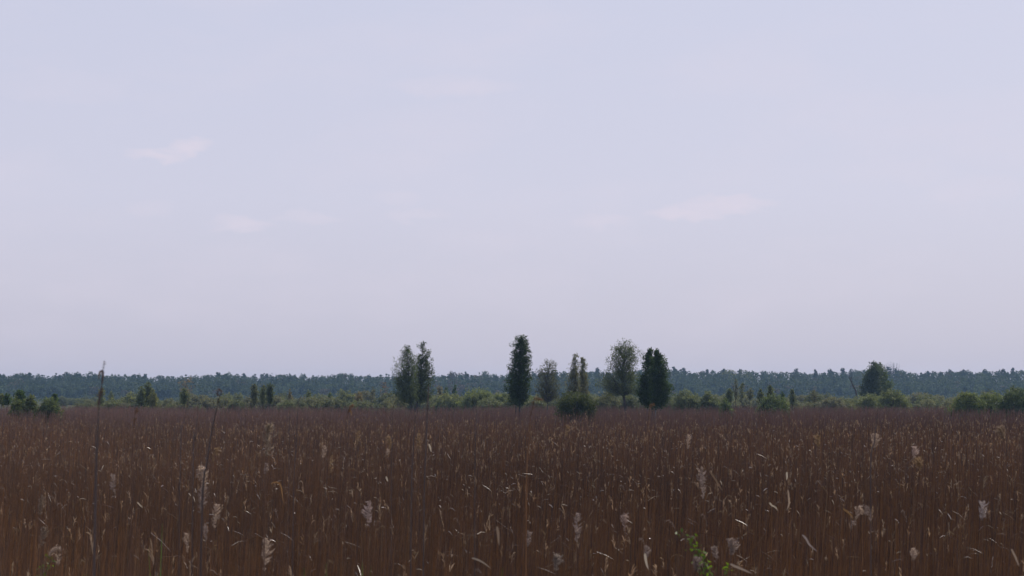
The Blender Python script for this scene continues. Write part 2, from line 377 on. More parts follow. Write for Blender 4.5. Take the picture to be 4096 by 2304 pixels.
# shrubs and small trees with a look of their own
shrub('willow_shrub', 'dark dense round willow shrub in front of the slender twin birches', 192, 557, 595, 391.5, nbr=190, ncl=6, nlf=9, lsize=.085, cols=((.026, .040, .017), (.062, .080, .030)), gain=(1, 1, 1),
      shape=[(.04, .86), (.3, .96), (.55, 1.0), (.75, .95), (.9, .78), (1.0, .5)])
shrub('willow_shrub', 'big rounded willow shrub right of the dense dark tree, taller left dome', 285, 671, 703, 389, nbr=150, ncl=6, nlf=9, lsize=.11, cols=((.060, .080, .035), (.115, .130, .055)))
shrub('willow_shrub', 'rounded willow shrub leaning on the taller dome, right of the dense tree', 282, 698, 721, 390.5, nbr=120, ncl=6, nlf=9, lsize=.11, cols=((.055, .075, .034), (.11, .125, .055)))
shrub('willow_shrub', 'low olive willow shrub behind the broad birch, left of its trunk', 300, 590, 621, 392, nbr=120, ncl=6, nlf=8, lsize=.12, cols=((.060, .075, .035), (.12, .12, .055)))
shrub('willow_shrub', 'low olive willow shrub right of the trunk of the broad birch', 303, 617, 641, 394.5, nbr=100, ncl=6, nlf=8, lsize=.12, cols=((.060, .075, .036), (.105, .115, .055)))
shrub('willow_shrub', 'small dark bush in the reeds right of the rounded willow pair', 240, 719, 733, 398.5, nbr=60, lsize=.10, cols=((.045, .07, .025), (.085, .11, .042)))
shrub('willow_shrub', 'dark spreading bush with a spire rising behind, in the reeds right of centre', 245, 756, 790, 394.5, nbr=150, ncl=6, nlf=8, lsize=.10, cols=((.035, .055, .02), (.085, .11, .038)))
shrub('willow_shrub', 'large domed willow in front of the big dense tree on the right', 300, 877, 908, 388.5, nbr=150, ncl=6, nlf=9, lsize=.115, cols=((.055, .075, .028), (.115, .13, .045)))
shrub('willow_shrub', 'low sloping willow left of the large dome on the right', 310, 857, 884, 393.5, nbr=100, ncl=6, nlf=8, lsize=.12, cols=((.075, .095, .038), (.125, .14, .055)))
shrub('willow_shrub', 'wide dark willow thicket at the right edge, left dome', 235, 949, 986, 391.5, nbr=170, ncl=6, nlf=9, lsize=.10, cols=((.040, .062, .02), (.105, .125, .042)))
shrub('willow_shrub', 'wide dark willow thicket at the right edge, middle dome', 238, 972, 1010, 390, nbr=160, ncl=6, nlf=9, lsize=.10, cols=((.040, .062, .02), (.105, .125, .042)))
shrub('willow_shrub', 'dark willow thicket cut by the right edge of the picture', 232, 996, 1036, 388, nbr=170, ncl=6, nlf=9, lsize=.10, cols=((.028, .048, .018), (.075, .095, .036)))
shrub('willow_shrub', 'broad pale willow mound between the two birch groups, highest hump', 345, 460, 497, 387.8, nbr=170, ncl=6, nlf=9, lsize=.125, cols=((.075, .1, .036), (.13, .15, .052)))
shrub('willow_shrub', 'pale willow mound just right of the paired birches', 350, 433, 465, 392, nbr=140, ncl=6, nlf=9, lsize=.125, cols=((.08, .1, .04), (.13, .14, .058)))
shrub('willow_shrub', 'pale willow mound just left of the dark columnar tree', 340, 490, 514, 392.5, nbr=110, ncl=6, nlf=8, lsize=.125, cols=((.07, .095, .036), (.12, .14, .052)))
shrub('willow_shrub', 'low pale willow between the columnar tree and the sparse birch', 330, 522, 545, 395, nbr=90, ncl=6, nlf=8, lsize=.125, cols=((.07, .095, .036), (.12, .14, .052)))
shrub('willow_shrub', 'dark low rounded shrub at the far left with a thin spire behind', 205, 36.5, 62, 397.3, nbr=120, ncl=6, nlf=8, lsize=.09, cols=((.040, .060, .022), (.085, .105, .038)))
shrub('willow_shrub', 'yellow green bush at the far left, beside the dark low shrub', 206, 24, 38, 394, nbr=90, ncl=6, nlf=8, lsize=.09, cols=((.050, .070, .024), (.12, .135, .045)))
shrub('willow_shrub', 'green bush at the far left under the dark pointed sapling', 205, 9, 26, 397.5, nbr=90, ncl=6, nlf=8, lsize=.09, cols=((.045, .065, .022), (.10, .12, .04)))

CON = [(1.0, .08), (.85, .45), (.6, .85), (.35, 1.0), (.12, .8)]
def sapling(label, d, px, pyt, wpx, nbr=45, cols=(GREEN_D, GREEN_M), ncl=5, nlf=6, lsize=.10, shape=CON, pyb=404, lean=0, name='young_tree', group=None, **kw):
    prof = [(pyt + (pyb - pyt) * (1 - t), px + lean * t - wpx / 2 * k, px + lean * t + wpx / 2 * k) for t, k in shape]
    kw.setdefault('spread', .18); cols = [np.array(c) * (1.35, 1.3, 1.5) for c in cols]
    return tree(name, label, 'tree', d, [[(px, pyb), (px + lean * .6, (pyb + pyt) / 2), (px + lean, pyt + 1)]], prof, nbr=nbr, ncl=ncl, nlf=nlf, lsize=lsize, cols=cols, group=group, r0=.07, **kw)
COL = [(1.0, .15), (.9, .6), (.6, 1.0), (.3, .95), (.1, .6)]
GS = 'young trees in front of the forest'
PALE = ((.06, .085, .035), (.11, .135, .055))
sapling('thin pale sapling at the left edge of the picture', 260, 1.5, 393, 6, group=GS, cols=PALE)
sapling('small dark spire shaped sapling near the left edge', 240, 7.3, 392.5, 5, group=GS)
sapling('dark double pointed young tree above the far left bushes', 215, 20, 388.5, 9, nbr=80, group=GS)
sapling('thin sapling spire rising behind the dark low shrub at the left', 230, 54.7, 393, 4, group=GS)
sapling('young tree hidden behind the tallest foreground reed', 320, 101.5, 388, 5.5, group=GS, shape=COL, cols=PALE)
sapling('thin pale sapling just right of the tallest foreground reed', 330, 111, 390.5, 4, nbr=25, group=GS, cols=PALE)
sapling('highest spire of the three clustered conical trees on the left', 300, 148, 381.3, 13, nbr=110, group=GS, cols=((.04, .062, .026), (.09, .115, .045)), pyb=406)
sapling('leftmost shorter spire of the three clustered conical trees', 298, 141, 386.5, 9, nbr=80, group=GS, cols=((.045, .066, .03), (.09, .115, .045)), pyb=406)
sapling('yellower right hand tree of the three clustered conical trees', 296, 153, 389.5, 8, nbr=80, group=GS, cols=((.06, .085, .03), (.13, .14, .05)), pyb=406)
sapling('pale conical young tree in front of a sparse taller one, left third', 310, 184.5, 387.5, 10, nbr=80, group=GS, cols=PALE)
sapling('tall sparse tree with rusty twigs behind the pale conical one', 420, 186, 377.7, 17, nbr=45, ncl=3, nlf=4, cols=((.09, .075, .04), (.14, .11, .06)), group=GS, shape=[(1.0, .5), (.9, .8), (.75, 1.0), (.55, .9), (.4, .5)], lsize=.13, spread=.3)
sapling('columnar young tree, left of the trio left of the birch pair', 290, 254.5, 384, 7, nbr=70, group=GS, shape=COL, cols=((.05, .065, .032), (.095, .11, .055)))
sapling('columnar young tree, middle of the trio left of the birch pair', 292, 263, 385, 6, nbr=60, group=GS, shape=COL, cols=PALE)
sapling('dark columnar young tree, right of the trio left of the birch pair', 284, 270, 383.5, 6.2, nbr=90, group=GS, shape=COL, cols=((.032, .05, .022), (.06, .08, .034)))
sapling('thin brownish sapling between the columnar trio and the birch pair', 350, 290, 388.5, 3.5, nbr=25, group=GS, cols=((.08, .08, .04), (.12, .11, .055)))
sapling('thin green sapling left of the small dark conifer', 340, 308.5, 388.8, 5, nbr=40, group=GS, cols=PALE)
sapling('small dark conifer shaped tree above the pale scrub, left of the birch pair', 380, 330, 392, 5, nbr=50, group=GS)
sapling('rust tinted rounded young tree left of the birch pair', 360, 359, 392.5, 7, nbr=60, group=GS, shape=COL, cols=((.09, .075, .032), (.14, .12, .05)))
sapling('thin sparse tree in the scrub, nearer to the birch pair', 390, 373, 387.5, 5, nbr=40, group=GS, shape=COL, cols=((.06, .07, .04), (.1, .105, .06)))
sapling('half bare rusty tree left of the birch pair against the forest', 480, 384.5, 381.5, 9, nbr=55, ncl=3, nlf=4, group=GS, shape=COL, cols=((.075, .06, .042), (.12, .085, .05)), lsize=.14)
sapling('rusty olive young tree right of the birch pair', 470, 440, 384.5, 7, nbr=60, group=GS, shape=COL, cols=((.085, .085, .035), (.13, .115, .05)), lsize=.14)
sapling('dark small tree second right of the birch pair', 480, 446, 386.5, 7, nbr=60, group=GS, shape=COL, lsize=.14)
sapling('narrow dark conifer above the pale willow mound', 470, 454.8, 384.5, 5, nbr=70, group=GS, lsize=.14)
sapling('small dark sapling standing before the highest willow hump', 300, 474, 394, 6, nbr=40, group=GS, shape=COL, cols=((.04, .06, .025), (.08, .1, .04)))
sapling('dark leaning spire beside the rounded willow pair', 300, 728.5, 388, 6, nbr=70, group=GS, shape=COL, lean=1.5, cols=((.04, .06, .024), (.085, .11, .04)))
sapling('tallest airy sapling of the group right of the willow pair', 330, 735.5, 378.5, 7.5, nbr=50, ncl=3, nlf=5, group=GS, shape=[(1.0, .1), (.85, .5), (.6, .9), (.4, 1.0), (.25, .6)], cols=((.05, .062, .032), (.09, .1, .05)), lean=.5)
sapling('airy sapling just right of the tallest one of its group', 328, 741, 383, 7, nbr=45, ncl=3, nlf=5, group=GS, shape=[(1.0, .25), (.85, .7), (.6, 1.0), (.4, .7), (.25, .3)], cols=((.045, .06, .03), (.085, .1, .045)), lean=1.5)
sapling('thin leaning sapling with bare foot right of the airy group', 325, 749.5, 387.5, 6.5, nbr=45, ncl=4, nlf=5, group=GS, shape=[(1.0, .3), (.8, .9), (.55, 1.0), (.35, .4)], cols=((.055, .065, .036), (.09, .1, .05)), lean=1.2)
sapling('short green spire left of the dark spreading bush', 290, 760.5, 389, 6, nbr=60, group=GS, cols=((.045, .065, .028), (.09, .11, .045)))
sapling('green spire rising from the middle of the dark spreading bush', 262, 770.5, 385, 7, nbr=80, group=GS, cols=((.045, .065, .026), (.095, .12, .045)))
sapling('little spire at the right end of the dark spreading bush', 275, 782, 391.5, 4, nbr=35, group=GS)
sapling('narrow conical sapling right of the dark spreading bush', 310, 792.3, 388.8, 5, nbr=60, group=GS, cols=((.045, .066, .03), (.085, .105, .045)))
sapling('thin sparse pole like sapling in the scrub on the right', 310, 814.3, 389.5, 4, nbr=30, group=GS, ncl=3, nlf=5, shape=COL, cols=((.055, .06, .032), (.08, .085, .042)))
sapling('dark young tree behind the thicket at the right edge', 260, 1014, 386.3, 11, nbr=90, group=GS, shape=COL, cols=((.028, .042, .02), (.06, .075, .034)))
tree('alder_tree', 'big dense dark tree rising above the forest line on the right, stepped left side', 'tree', 420, [[(872, 404), (872.5, 390), (874, 375), (875, 363)]],
     [(361, 874, 876), (365, 871, 878), (371, 866, 880), (378, 862, 881), (386, 861, 881), (394, 861, 880), (400, 863, 878)], nbr=230, ncl=6, nlf=9, lsize=.16, cols=((.026, .045, .018), (.055, .075, .03)), spread=.42)
tree('alder_tree', 'big tree right behind the stepped dark one, with a rounder greener crown', 'tree', 428, [[(881, 404), (881, 390), (880, 375), (879.5, 364)]],
     [(363, 878, 881), (367, 874, 884), (374, 873, 887), (382, 873, 890), (390, 874, 891), (396, 876, 889)], nbr=210, ncl=6, nlf=9, lsize=.16, cols=((.035, .06, .018), (.07, .1, .028)), spread=.42)
# dead leaning tree on the right
SEED[0] += 1; r = rng(SEED[0]); d = 430; bx = X(858, d); root = empty('dead_tree', (bx, d, 0)); tag(root, 'bare leaning dead trunk left of the big dense tree on the right', 'tree')
mbt = MB()
tk = np.array([[0, 0, 0], [X(856, d) - bx, 0, Z(391, d)], [X(852, d) - bx, .2, Z(383, d)], [X(849.3, d) - bx, .3, Z(376, d)]])
tubes(mbt, tk[None], np.array([[.24, .2, .15, .05]]), 6, (.06, .05, .045))
for k in range(9):
    s = tk[2] + (tk[3] - tk[2]) * r.uniform(-.8, 1); e = s + np.array([r.uniform(-1, 1), r.uniform(-.6, .6), r.uniform(.6, 1.8)])
    tubes(mbt, np.stack([s, (s + e) / 2 + r.normal(0, .1, 3), e])[None], np.array([[.05, .035, .015]]), 4, (.06, .05, .045))
mbt.build('trunk', M_BARK, root)

# scrub belt: copies of a few low willows
protos = []
pal = [((.075, .085, .04), (.14, .14, .065)), ((.06, .075, .036), (.12, .125, .06)), ((.05, .064, .032), (.10, .108, .052)), ((.078, .08, .05), (.12, .122, .07)), ((.065, .082, .036), (.125, .135, .055)), ((.042, .055, .03), (.08, .09, .045))]
LOW = 'low willow bush in the pale green scrub belt between reeds and forest'
r = rng(77)
belt = []
for px in np.arange(66, 1024, 11.5):
    if px < 82: continue
    d = r.uniform(320, 470)
    belt.append((px + r.uniform(-3, 3), d, r.uniform(.75, 1.2)))
for px in list(np.arange(278, 400, 11)) + list(np.arange(790, 865, 11)) + list(np.arange(905, 955, 11)) + list(np.arange(84, 250, 14)):
    belt.append((px + r.uniform(-3, 3), r.uniform(305, 345), r.uniform(.62, .95)))
for px in np.arange(58, 100, 4.5): belt.append((px, r.uniform(600, 800), r.uniform(.7, 1.0)))
for px in np.arange(560, 660, 14): belt.append((px, r.uniform(330, 420), r.uniform(.7, 1.0)))
for i, c in enumerate(pal):
    protos.append(shrub('willow_bush', LOW, 340, 500, 524, 393.5, nbr=70, ncl=6, nlf=8, lsize=.125, cols=c, group='willow bushes of the scrub belt'))
for i, (px, d, s) in enumerate(belt):
    o = protos[i] if i < len(protos) else copy_thing(protos[int(r.integers(len(protos)))], (0, 0, 0))
    o.location = (X(px, d), d, 0); o.rotation_euler = (0, 0, r.uniform(0, 6.28)); q = s * (0.8 if 64 < px < 130 else 1.0)
    o.scale = (q * r.uniform(.9, 1.5), q * r.uniform(.9, 1.3), q * r.uniform(.8, 1.1))
    zone = next(zl for lim, zl in [(135, 'left of the three conical trees'), (250, 'between the conical trees and the columnar trio'), (400, 'between the columnar trio and the birch pair'), (510, 'between the birch pair and the columnar tree'),
            (600, 'behind the sparse and twin birches'), (670, 'behind the broad birch and the dense tree'), (760, 'behind the rounded willow pair and airy saplings'), (870, 'left of the big dense tree on the right'), (2000, 'right of the big dense tree')] if px < lim)
    o['label'] = 'low willow bush of the scrub belt, ' + zone

# ------------------------------------------------------------------ the forest
SK = np.array([(0,376),(20,374.5),(31,373.5),(38,377),(54,378.6),(57,375.5),(70,374),(86,375),(100,375.2),(120,375.7),(140,375.5),(150,377.2),(165,376),(180,377),(200,375.5),(215,374.5),(230,374.7),(245,376),(256,377),
  (280,375),(300,377),(330,376),(345,374.3),(360,376.5),(390,376),(420,377),(440,376),(455,374.5),(480,374.7),(495,377),(505,374.7),(530,374),(560,371.5),(570,371),(590,372),(600,370),(605,373),(640,371),(672,369),(690,372.5),
  (705,371.5),(735,371),(770,371.7),(800,371.7),(806,374),(830,371.7),(860,371.5),(900,371.5),(921,374),(935,372.3),(955,371.7),(975,371.7),(1000,371),(1024,370.5)], float)
FC = np.array([(.024, .042, .018), (.035, .058, .022), (.048, .072, .028), (.060, .085, .034), (.03, .048, .026), (.07, .062, .04)])
def forest_tree(mbc, mbt, x, y, H, R, col, r, n, kind, size):
    """one crown of clump faces on a handful of sub crowns, plus its trunk"""
    if kind == 'pine': nb = 9; cz = np.concatenate([r.uniform(.55, .9, nb - 2), [.93, .97]]); cr = R * r.uniform(.5, .85, nb) * (1.3 - cz); flat = .7
    elif kind == 'dome': nb = 12; tq = np.linspace(0, 1, nb); cz = .40 + .50 * tq; cr = R * (.85 - .42 * tq) * r.uniform(.7, 1.1, nb); flat = .85
    elif kind == 'spruce': nb = 8; cz = np.linspace(.25, .95, nb); cr = R * (1.08 - cz) * .9; flat = .6
    else: nb = 9; cz = r.uniform(.3, .9, nb); cr = R * r.uniform(.5, .75, nb) * np.clip(1.5 - cz, .5, 1); flat = 1.25
    ca = r.uniform(0, 6.28, nb); off = R * {'spruce': .12, 'dome': .5}.get(kind, .62) * r.random(nb) ** .5 * np.clip(1.45 - cz, .3, 1)
    cx, cy = np.cos(ca) * off, np.sin(ca) * off
    k = r.integers(0, nb, n); dv = unit(r.normal(size=(n, 3))) * (r.uniform(.35, 1, (n, 1)) ** .5)
    zz = cz[k] * H + dv[:, 2] * cr[k] * flat
    zz = np.where(zz > H, H - (zz - H) * .4, zz)
    p = np.stack([x + cx[k] + dv[:, 0] * cr[k], y + cy[k] + dv[:, 1] * cr[k], np.maximum(zz, .3)], -1)
    cj = np.array(col) * r.uniform(.75, 1.3, (n, 1)) * (r.uniform(.9, 1.13, nb)[k])[:, None]
    leaves(mbc, p, size * r.uniform(.6, 1.3, n), cj, r)
    tubes(mbt, np.array([[[x, y, -.2], [x, y, H * .5], [x, y, H * .93]]]), np.array([[.2, .14, .04]]), 4, (.05, .04, .035))

r = rng(5)
fm, ft = MB(), MB()
rows = [(1130, .40), (1160, .5), (1190, .6), (1220, .68), (1250, .76), (1285, .85), (1320, .93), (1360, .99), (1405, 1.0)]
for ri, (d, f) in enumerate(rows):
    xs = np.arange(X(-60, d), X(1084, d), 5.6 + ri * .15)
    for x in xs:
        x = x + r.uniform(-2, 2); dd = d + r.uniform(-14, 14); px = 512 + x / dd * F
        sky_y = np.interp(px, SK[:, 0], SK[:, 1]); base = 401.3
        py = base - (base - sky_y) * f * (1 + r.normal(0, .035 if ri > 5 else .10)) + (r.uniform(-.2, .9) if ri > 5 else 0)
        H = Z(max(py, sky_y - .6) - 2.7 + (1.0 if px > 655 else 0) - .9 * math.sin(px * .021 + 1.2) * math.sin(px * .0087), dd)
        pale = r.random()
        col = FC[r.choice(6, p=[.22, .25, .2, .13, .13, .07])]
        if 432 < px < 485 and r.random() < .55: col = np.array((.075, .058, .042))
        if ri < 3: col = col * 1.15 + .006
        kind = 'dome' if (px > 560 and ri > 6 and r.random() < .55) else ('spruce' if r.random() < .14 else 'leafy')
        if kind != 'leafy': col = FC[0] * r.uniform(.8, 1.1)
        forest_tree(fm, ft, x, dd, H, r.uniform(3.2, 6.4), col, r, 260 if ri < 6 else 340, kind, .72)
# leaves of the lower storey between the trunks
n = 85000; y = r.uniform(1135, 1400, n); x = r.uniform(-1, 1, n) * .33 * y; px = 512 + x / y * F
zt = EYE + (HZ - np.interp(px, SK[:, 0], SK[:, 1]) - .6) / F * y * np.clip(.55 + (y - 1135) / 330, 0, 1)
ci = r.integers(0, 5, n)
leaves(fm, np.stack([x, y, np.maximum(.3, zt * r.random(n))], -1), .8 * r.uniform(.6, 1.3, n), FC[ci] * r.uniform(.7, 1.2, (n, 1)), r)
# undergrowth in front of the trunks
n = 16000; x = r.uniform(X(-60, 1115), X(1084, 1115), n); y = 1115 + r.uniform(-12, 14, n); z = r.random(n) ** 1.3 * (3.2 + 1.6 * np.sin(x * .09) + np.sin(x * .31))
leaves(fm, np.stack([x, y, np.maximum(z, .2)], -1), .7 * r.uniform(.6, 1.3, n), np.array((.065, .085, .04)) * r.uniform(.6, 1.35, (n, 1)), r)
fm.add(np.concatenate(ft.V), np.concatenate(ft.Q), np.concatenate(ft.Cc), 1)
tag(fm.build('forest', [M_FOREST, M_BARK]), 'hazy blue green forest closing the far side of the marsh', 'forest', kind='stuff')

def skyline_tree(name, label, px, py, wpx, kind, col, d=1325, n=520, group='trees standing out on the forest skyline'):
    SEED[0] += 1; r = rng(SEED[0]); x = X(px, d); root = empty(name, (x, d, 0)); tag(root, label, 'tree', group)
    c, t = MB(), MB(); forest_tree(c, t, 0, 0, Z(py - (1.6 if px > 590 else 1.0), d), wpx / F * d / 2 * 1.35, col, r, n, kind, .62)
    t.build('trunk', M_BARK, root); c.build('crown', M_FOREST, root)
    return root
DK, BL, YG = (.022, .032, .018), (.028, .05, .022), (.105, .12, .04)
skyline_tree('forest_tree', 'taller leafy treetop on the skyline at the far left, before the dip', 30.5, 372.5, 9, 'dome', BL)
skyline_tree('forest_tree', 'treetop cluster starting right after the skyline dip on the left', 59.5, 374.3, 5, 'dome', BL)
skyline_tree('forest_tree', 'broad treetop on the left skyline, left of the tallest reed', 77, 372.5, 10, 'dome', BL)
skyline_tree('forest_tree', 'small peaked treetop on the skyline left of the three conical trees', 134.5, 374.2, 6, 'dome', BL)
skyline_tree('forest_tree', 'peaked treetop on the skyline above the three conical trees', 144.5, 373.3, 6, 'dome', BL)
skyline_tree('forest_tree', 'highest treetop of the left skyline, above the hooked dark reed', 218.5, 371.8, 7, 'dome', BL)
skyline_tree('forest_tree', 'rounded treetop on the skyline midway between hooked reed and birch pair', 343, 373.4, 9, 'dome', BL)
skyline_tree('forest_tree', 'brownish rounded treetop just right of the birch pair', 451, 373, 9, 'dome', (.06, .05, .038))
skyline_tree('forest_tree', 'brownish treetop further right of the birch pair', 466, 373.4, 8, 'dome', (.06, .05, .038))
skyline_tree('pine_tree', 'dark pine top just left of the broad spreading birch', 598, 367.4, 6, 'dome', DK)
skyline_tree('pine_tree', 'dark pine top touching the right side of the dense dark tree', 674.3, 365.8, 6, 'dome', DK)
skyline_tree('pine_tree', 'domed dark pine standing alone right of the dense dark tree', 683.3, 367.5, 8, 'dome', DK)
skyline_tree('pine_tree', 'dark pine top left of the yellowish willow crown', 707, 368.7, 5, 'dome', DK)
skyline_tree('pine_tree', 'dark pine top directly behind the left end of the yellowish crown', 724, 368, 5, 'dome', DK)
skyline_tree('pine_tree', 'dark pine top above the right part of the yellowish crown', 740.5, 368.4, 5, 'dome', DK)
skyline_tree('pine_tree', 'flat topped pine with a gap on its right, right of centre', 797, 367.3, 6.5, 'dome', DK, n=300)
skyline_tree('pine_tree', 'pointed pine top above the pole like sapling on the right', 816, 369, 5, 'dome', DK)
skyline_tree('pine_tree', 'wide double pine top left of the big dense tree', 831, 369, 9, 'dome', DK)
skyline_tree('pine_tree', 'round pine top second left of the big dense tree', 843.5, 368, 7, 'dome', DK)
skyline_tree('pine_tree', 'round pine top nearest the left side of the big dense tree', 851, 369, 6.5, 'dome', DK)
skyline_tree('pine_tree', 'small pine top after the dip right of the bare branched tree', 929, 370.7, 5, 'dome', DK)
skyline_tree('pine_tree', 'pine top left of a like one, above the right willow thicket', 951, 369, 6, 'dome', DK)
skyline_tree('pine_tree', 'rounder pine top above the left end of the right willow thicket', 963.5, 368.9, 6, 'dome', DK)
skyline_tree('pine_tree', 'broad pine top above the middle of the right willow thicket', 985, 368.8, 9, 'dome', DK)
skyline_tree('pine_tree', 'pine top second from the right edge of the picture', 1004, 368.7, 6, 'dome', DK)
skyline_tree('pine_tree', 'narrow tallest pine top nearest the right edge', 1013, 367, 5, 'dome', DK)
for px, py, lb in [(728, 371.2, 'yellowish green rounded crown in the forest, left of two'), (743, 371.8, 'yellowish green rounded crown in the forest, right of two')]:
    skyline_tree('forest_tree', lb, px, py, 17, 'leafy', YG, d=1275, n=800, group='yellowish crowns in the forest')
# bare branched tree above dark pines
SEED[0] += 1; r = rng(SEED[0]); d = 1320; x = X(892, d); root = empty('bare_tree', (x, d, 0)); tag(root, 'leafless fan of branches above the skyline right of the big dense tree', 'tree')
t = MB(); H0 = Z(376, d); H1 = Z(361.3, d)
tubes(t, np.array([[[0, 0, -.2], [0, 0, H0 * .6], [0, 0, H0]]]), np.array([[.4, .3, .22]]), 6, (.05, .045, .045))
for k in range(46):
    a = r.uniform(-1, 1); e = np.array([a * 6.0, r.uniform(-2.5, 2.5), H1 - abs(a) * 1.5 - r.random() ** 2 * 5]); s0 = np.array([a * .5, 0, H0 * r.uniform(.8, 1)])
    m = np.array([e[0] * .85, e[1] * .7, s0[2] + (e[2] - s0[2]) * .45])
    tubes(t, np.stack([s0, (s0 + m) / 2 + (0, 0, .2), m, (m + e) / 2, e])[None], np.array([[.13, .1, .08, .065, .04]]), 3, (.05, .045, .048))
t.build('trunk', M_BARK, root)
for px, py, w, lb in [(889.5, 366.5, 8, 'dark pine clump under the leafless fan of branches, left one'), (896.5, 368.3, 8, 'dark pine clump under the leafless fan of branches, right one')]:
    skyline_tree('pine_tree', lb, px, py, w, 'dome', DK, d=1300, n=420)

# ------------------------------------------------------------------ the reed bed
BR1, BR2, BR3, TAN = np.array((.190, .082, .025)), np.array((.072, .039, .027)), np.array((.112, .054, .028)), np.array((.20, .12, .06))
PLM, PALE_L = np.array((.30, .205, .135)), np.array((.55, .47, .40))
def reed_h(x, y, r):
    return 2.12 + .14 * np.sin(x * .21 + 2) * np.sin(y * .13) + .10 * np.sin(x * .9 + y * .4) + r.normal(0, .2, len(x))
def plume_stuff(mb, top, r, L, n, width, col):
    """small loose plumes: n drooping blades per stem top"""
    k = len(top); side = r.choice([-1, 1], k, p=[.4, .6])[:, None]
    s0 = r.uniform(-.55, .15, (k, n)) * L[:, None]
    start = top[:, None, :] + np.stack([s0 * .1 * side, np.zeros_like(s0), s0], -1)
    ln = L[:, None] * r.uniform(.25, .6, (k, n))
    dirx = r.normal(.14, .2, (k, n)) * side; diry = r.normal(0, .2, (k, n))
    end = start + np.stack([dirx * ln, diry * ln, ln * r.uniform(.1, .95, (k, n))], -1)
    mid = (start + end) / 2; mid[..., 2] += ln * .12
    P = np.stack([start, mid, end], 2).reshape(-1, 3, 3)
    wv = width * np.tile(np.array([.5, 1.0, .25]), (k * n, 1)) * r.uniform(.6, 1.3, (k * n, 1))
    cc = np.repeat(col, n, 0) * r.uniform(.7, 1.25, (k * n, 1))
    ribbons(mb, P, wv, cc, r, 2)

r = rng(11)
bed = MB()
for (d0, d1, rho, rad, seg, npl) in [(13.5, 26, 70, .0034, 3, .014), (26, 60, 38, .0043, 3, .048), (60, 120, 11, .008, 2, .15), (120, 190, 3.0, .015, 2, .07), (190, 335, 1.9, .02, 2, .03)]:
    area = .36 * (d1 ** 2 - d0 ** 2) + 5 * (d1 - d0); n = int(area * rho)
    y = np.sqrt(r.uniform(d0 ** 2, d1 ** 2, n)); x = r.uniform(-1, 1, n) * (.355 * y + 2.5)
    if d1 > 300: 
        keep = y < 305 + 18 * np.sin(x * .05) + 10 * np.sin(x * .17 + 1); x, y = x[keep], y[keep]; n = len(x)
    # bare patches and denser clumps
    dens = .5 + .5 * np.sin(x * .8 + 1.3 * np.sin(y * .3)) * np.sin(y * .55 + x * .2)
    keep = r.random(n) < .62 + .38 * dens; x, y = x[keep], y[keep]; n = len(x)
    h = reed_h(x, y, r) * (1.0 if d0 < 190 else .98)
    h = np.where(r.random(n) < .25, h * r.uniform(.5, .9, n), h)
    gz = ground_z(x, y)
    lean = r.normal(.035, .032, n) * h; leany = r.normal(0, .035, n) * h
    bent = r.random(n) < .05; lean = np.where(bent, r.normal(.18, .28, n) * h, lean); h = np.where(bent, h * r.uniform(.75, .98, n), h)
    s = np.linspace(0, 1, seg)[None, :]
    P = np.stack([x[:, None] + lean[:, None] * s ** 2, y[:, None] + leany[:, None] * s ** 2, gz[:, None] + h[:, None] * s], -1)
    R = rad * r.uniform(.7, 1.3, (n, 1)) * np.linspace(1, .5, seg)[None, :]
    pick = r.random(n)
    col = np.where((pick < .48)[:, None], BR1, np.where((pick < .68)[:, None], BR2, np.where((pick < .93)[:, None], BR3, TAN))) * r.uniform(.6, 1.25, (n, 1))
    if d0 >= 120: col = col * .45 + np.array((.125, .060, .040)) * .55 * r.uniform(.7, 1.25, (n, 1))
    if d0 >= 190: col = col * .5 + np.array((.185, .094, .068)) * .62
    col = col * (1 + .16 * np.sin(x * .11 + 1.7 * np.sin(y * .045)) * np.sin(y * .09 + .6) + .10 * np.sin(x * .43 + y * .21))[:, None]      # paler and darker stands
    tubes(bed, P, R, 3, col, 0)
    top = P[:, -1, :]
    m = r.random(n) < npl
    if m.any():
        tp = top[m]; k = len(tp); near = d0 < 60
        col = PLM * r.uniform(.55, 1.25, (k, 1)) * np.array([1, .95, .9]) ** r.normal(0, 1, (k, 1))
        plume_stuff(bed, tp, r, r.uniform(.16, .30, k), 9 if near else 5, .0065 if near else (.016 if d0 < 120 else .028), col)
    # dry leaves, mostly blown to the right and hanging
    lv = {13.5: .11, 26: .09, 60: .06, 120: .03}.get(d0, 0)
    m = r.random(n) < lv
    if m.any():
        k = int(m.sum()); f = r.uniform(.35, .98, k); st = np.stack([x[m] + lean[m] * f ** 2, y[m] + leany[m] * f ** 2, gz[m] + h[m] * f], -1)
        ln = r.uniform(.12, .42, k); a = np.where(r.random(k) < .8, 1, -1) * r.uniform(.2, 1.0, k)
        e = st + np.stack([a * ln, r.normal(0, .45, k) * ln, r.uniform(-.75, .45, k) * ln], -1)
        md = (st + e) / 2; md[:, 2] += ln * r.uniform(.0, .12, k)
        wv = np.array([.6, 1.0, .1])[None] * (r.uniform(.0025, .006, k) * (1 if d0 < 26 else 1.3 if d0 < 60 else 2.2))[:, None]
        pk = r.random(k)
        cl_ = np.where((pk < .12)[:, None], PALE_L, np.where((pk < .35)[:, None], TAN, BR3)) * r.uniform(.5, 1.1, (k, 1))
        ribbons(bed, np.stack([st, md, e], 1), wv, cl_, r, 1)
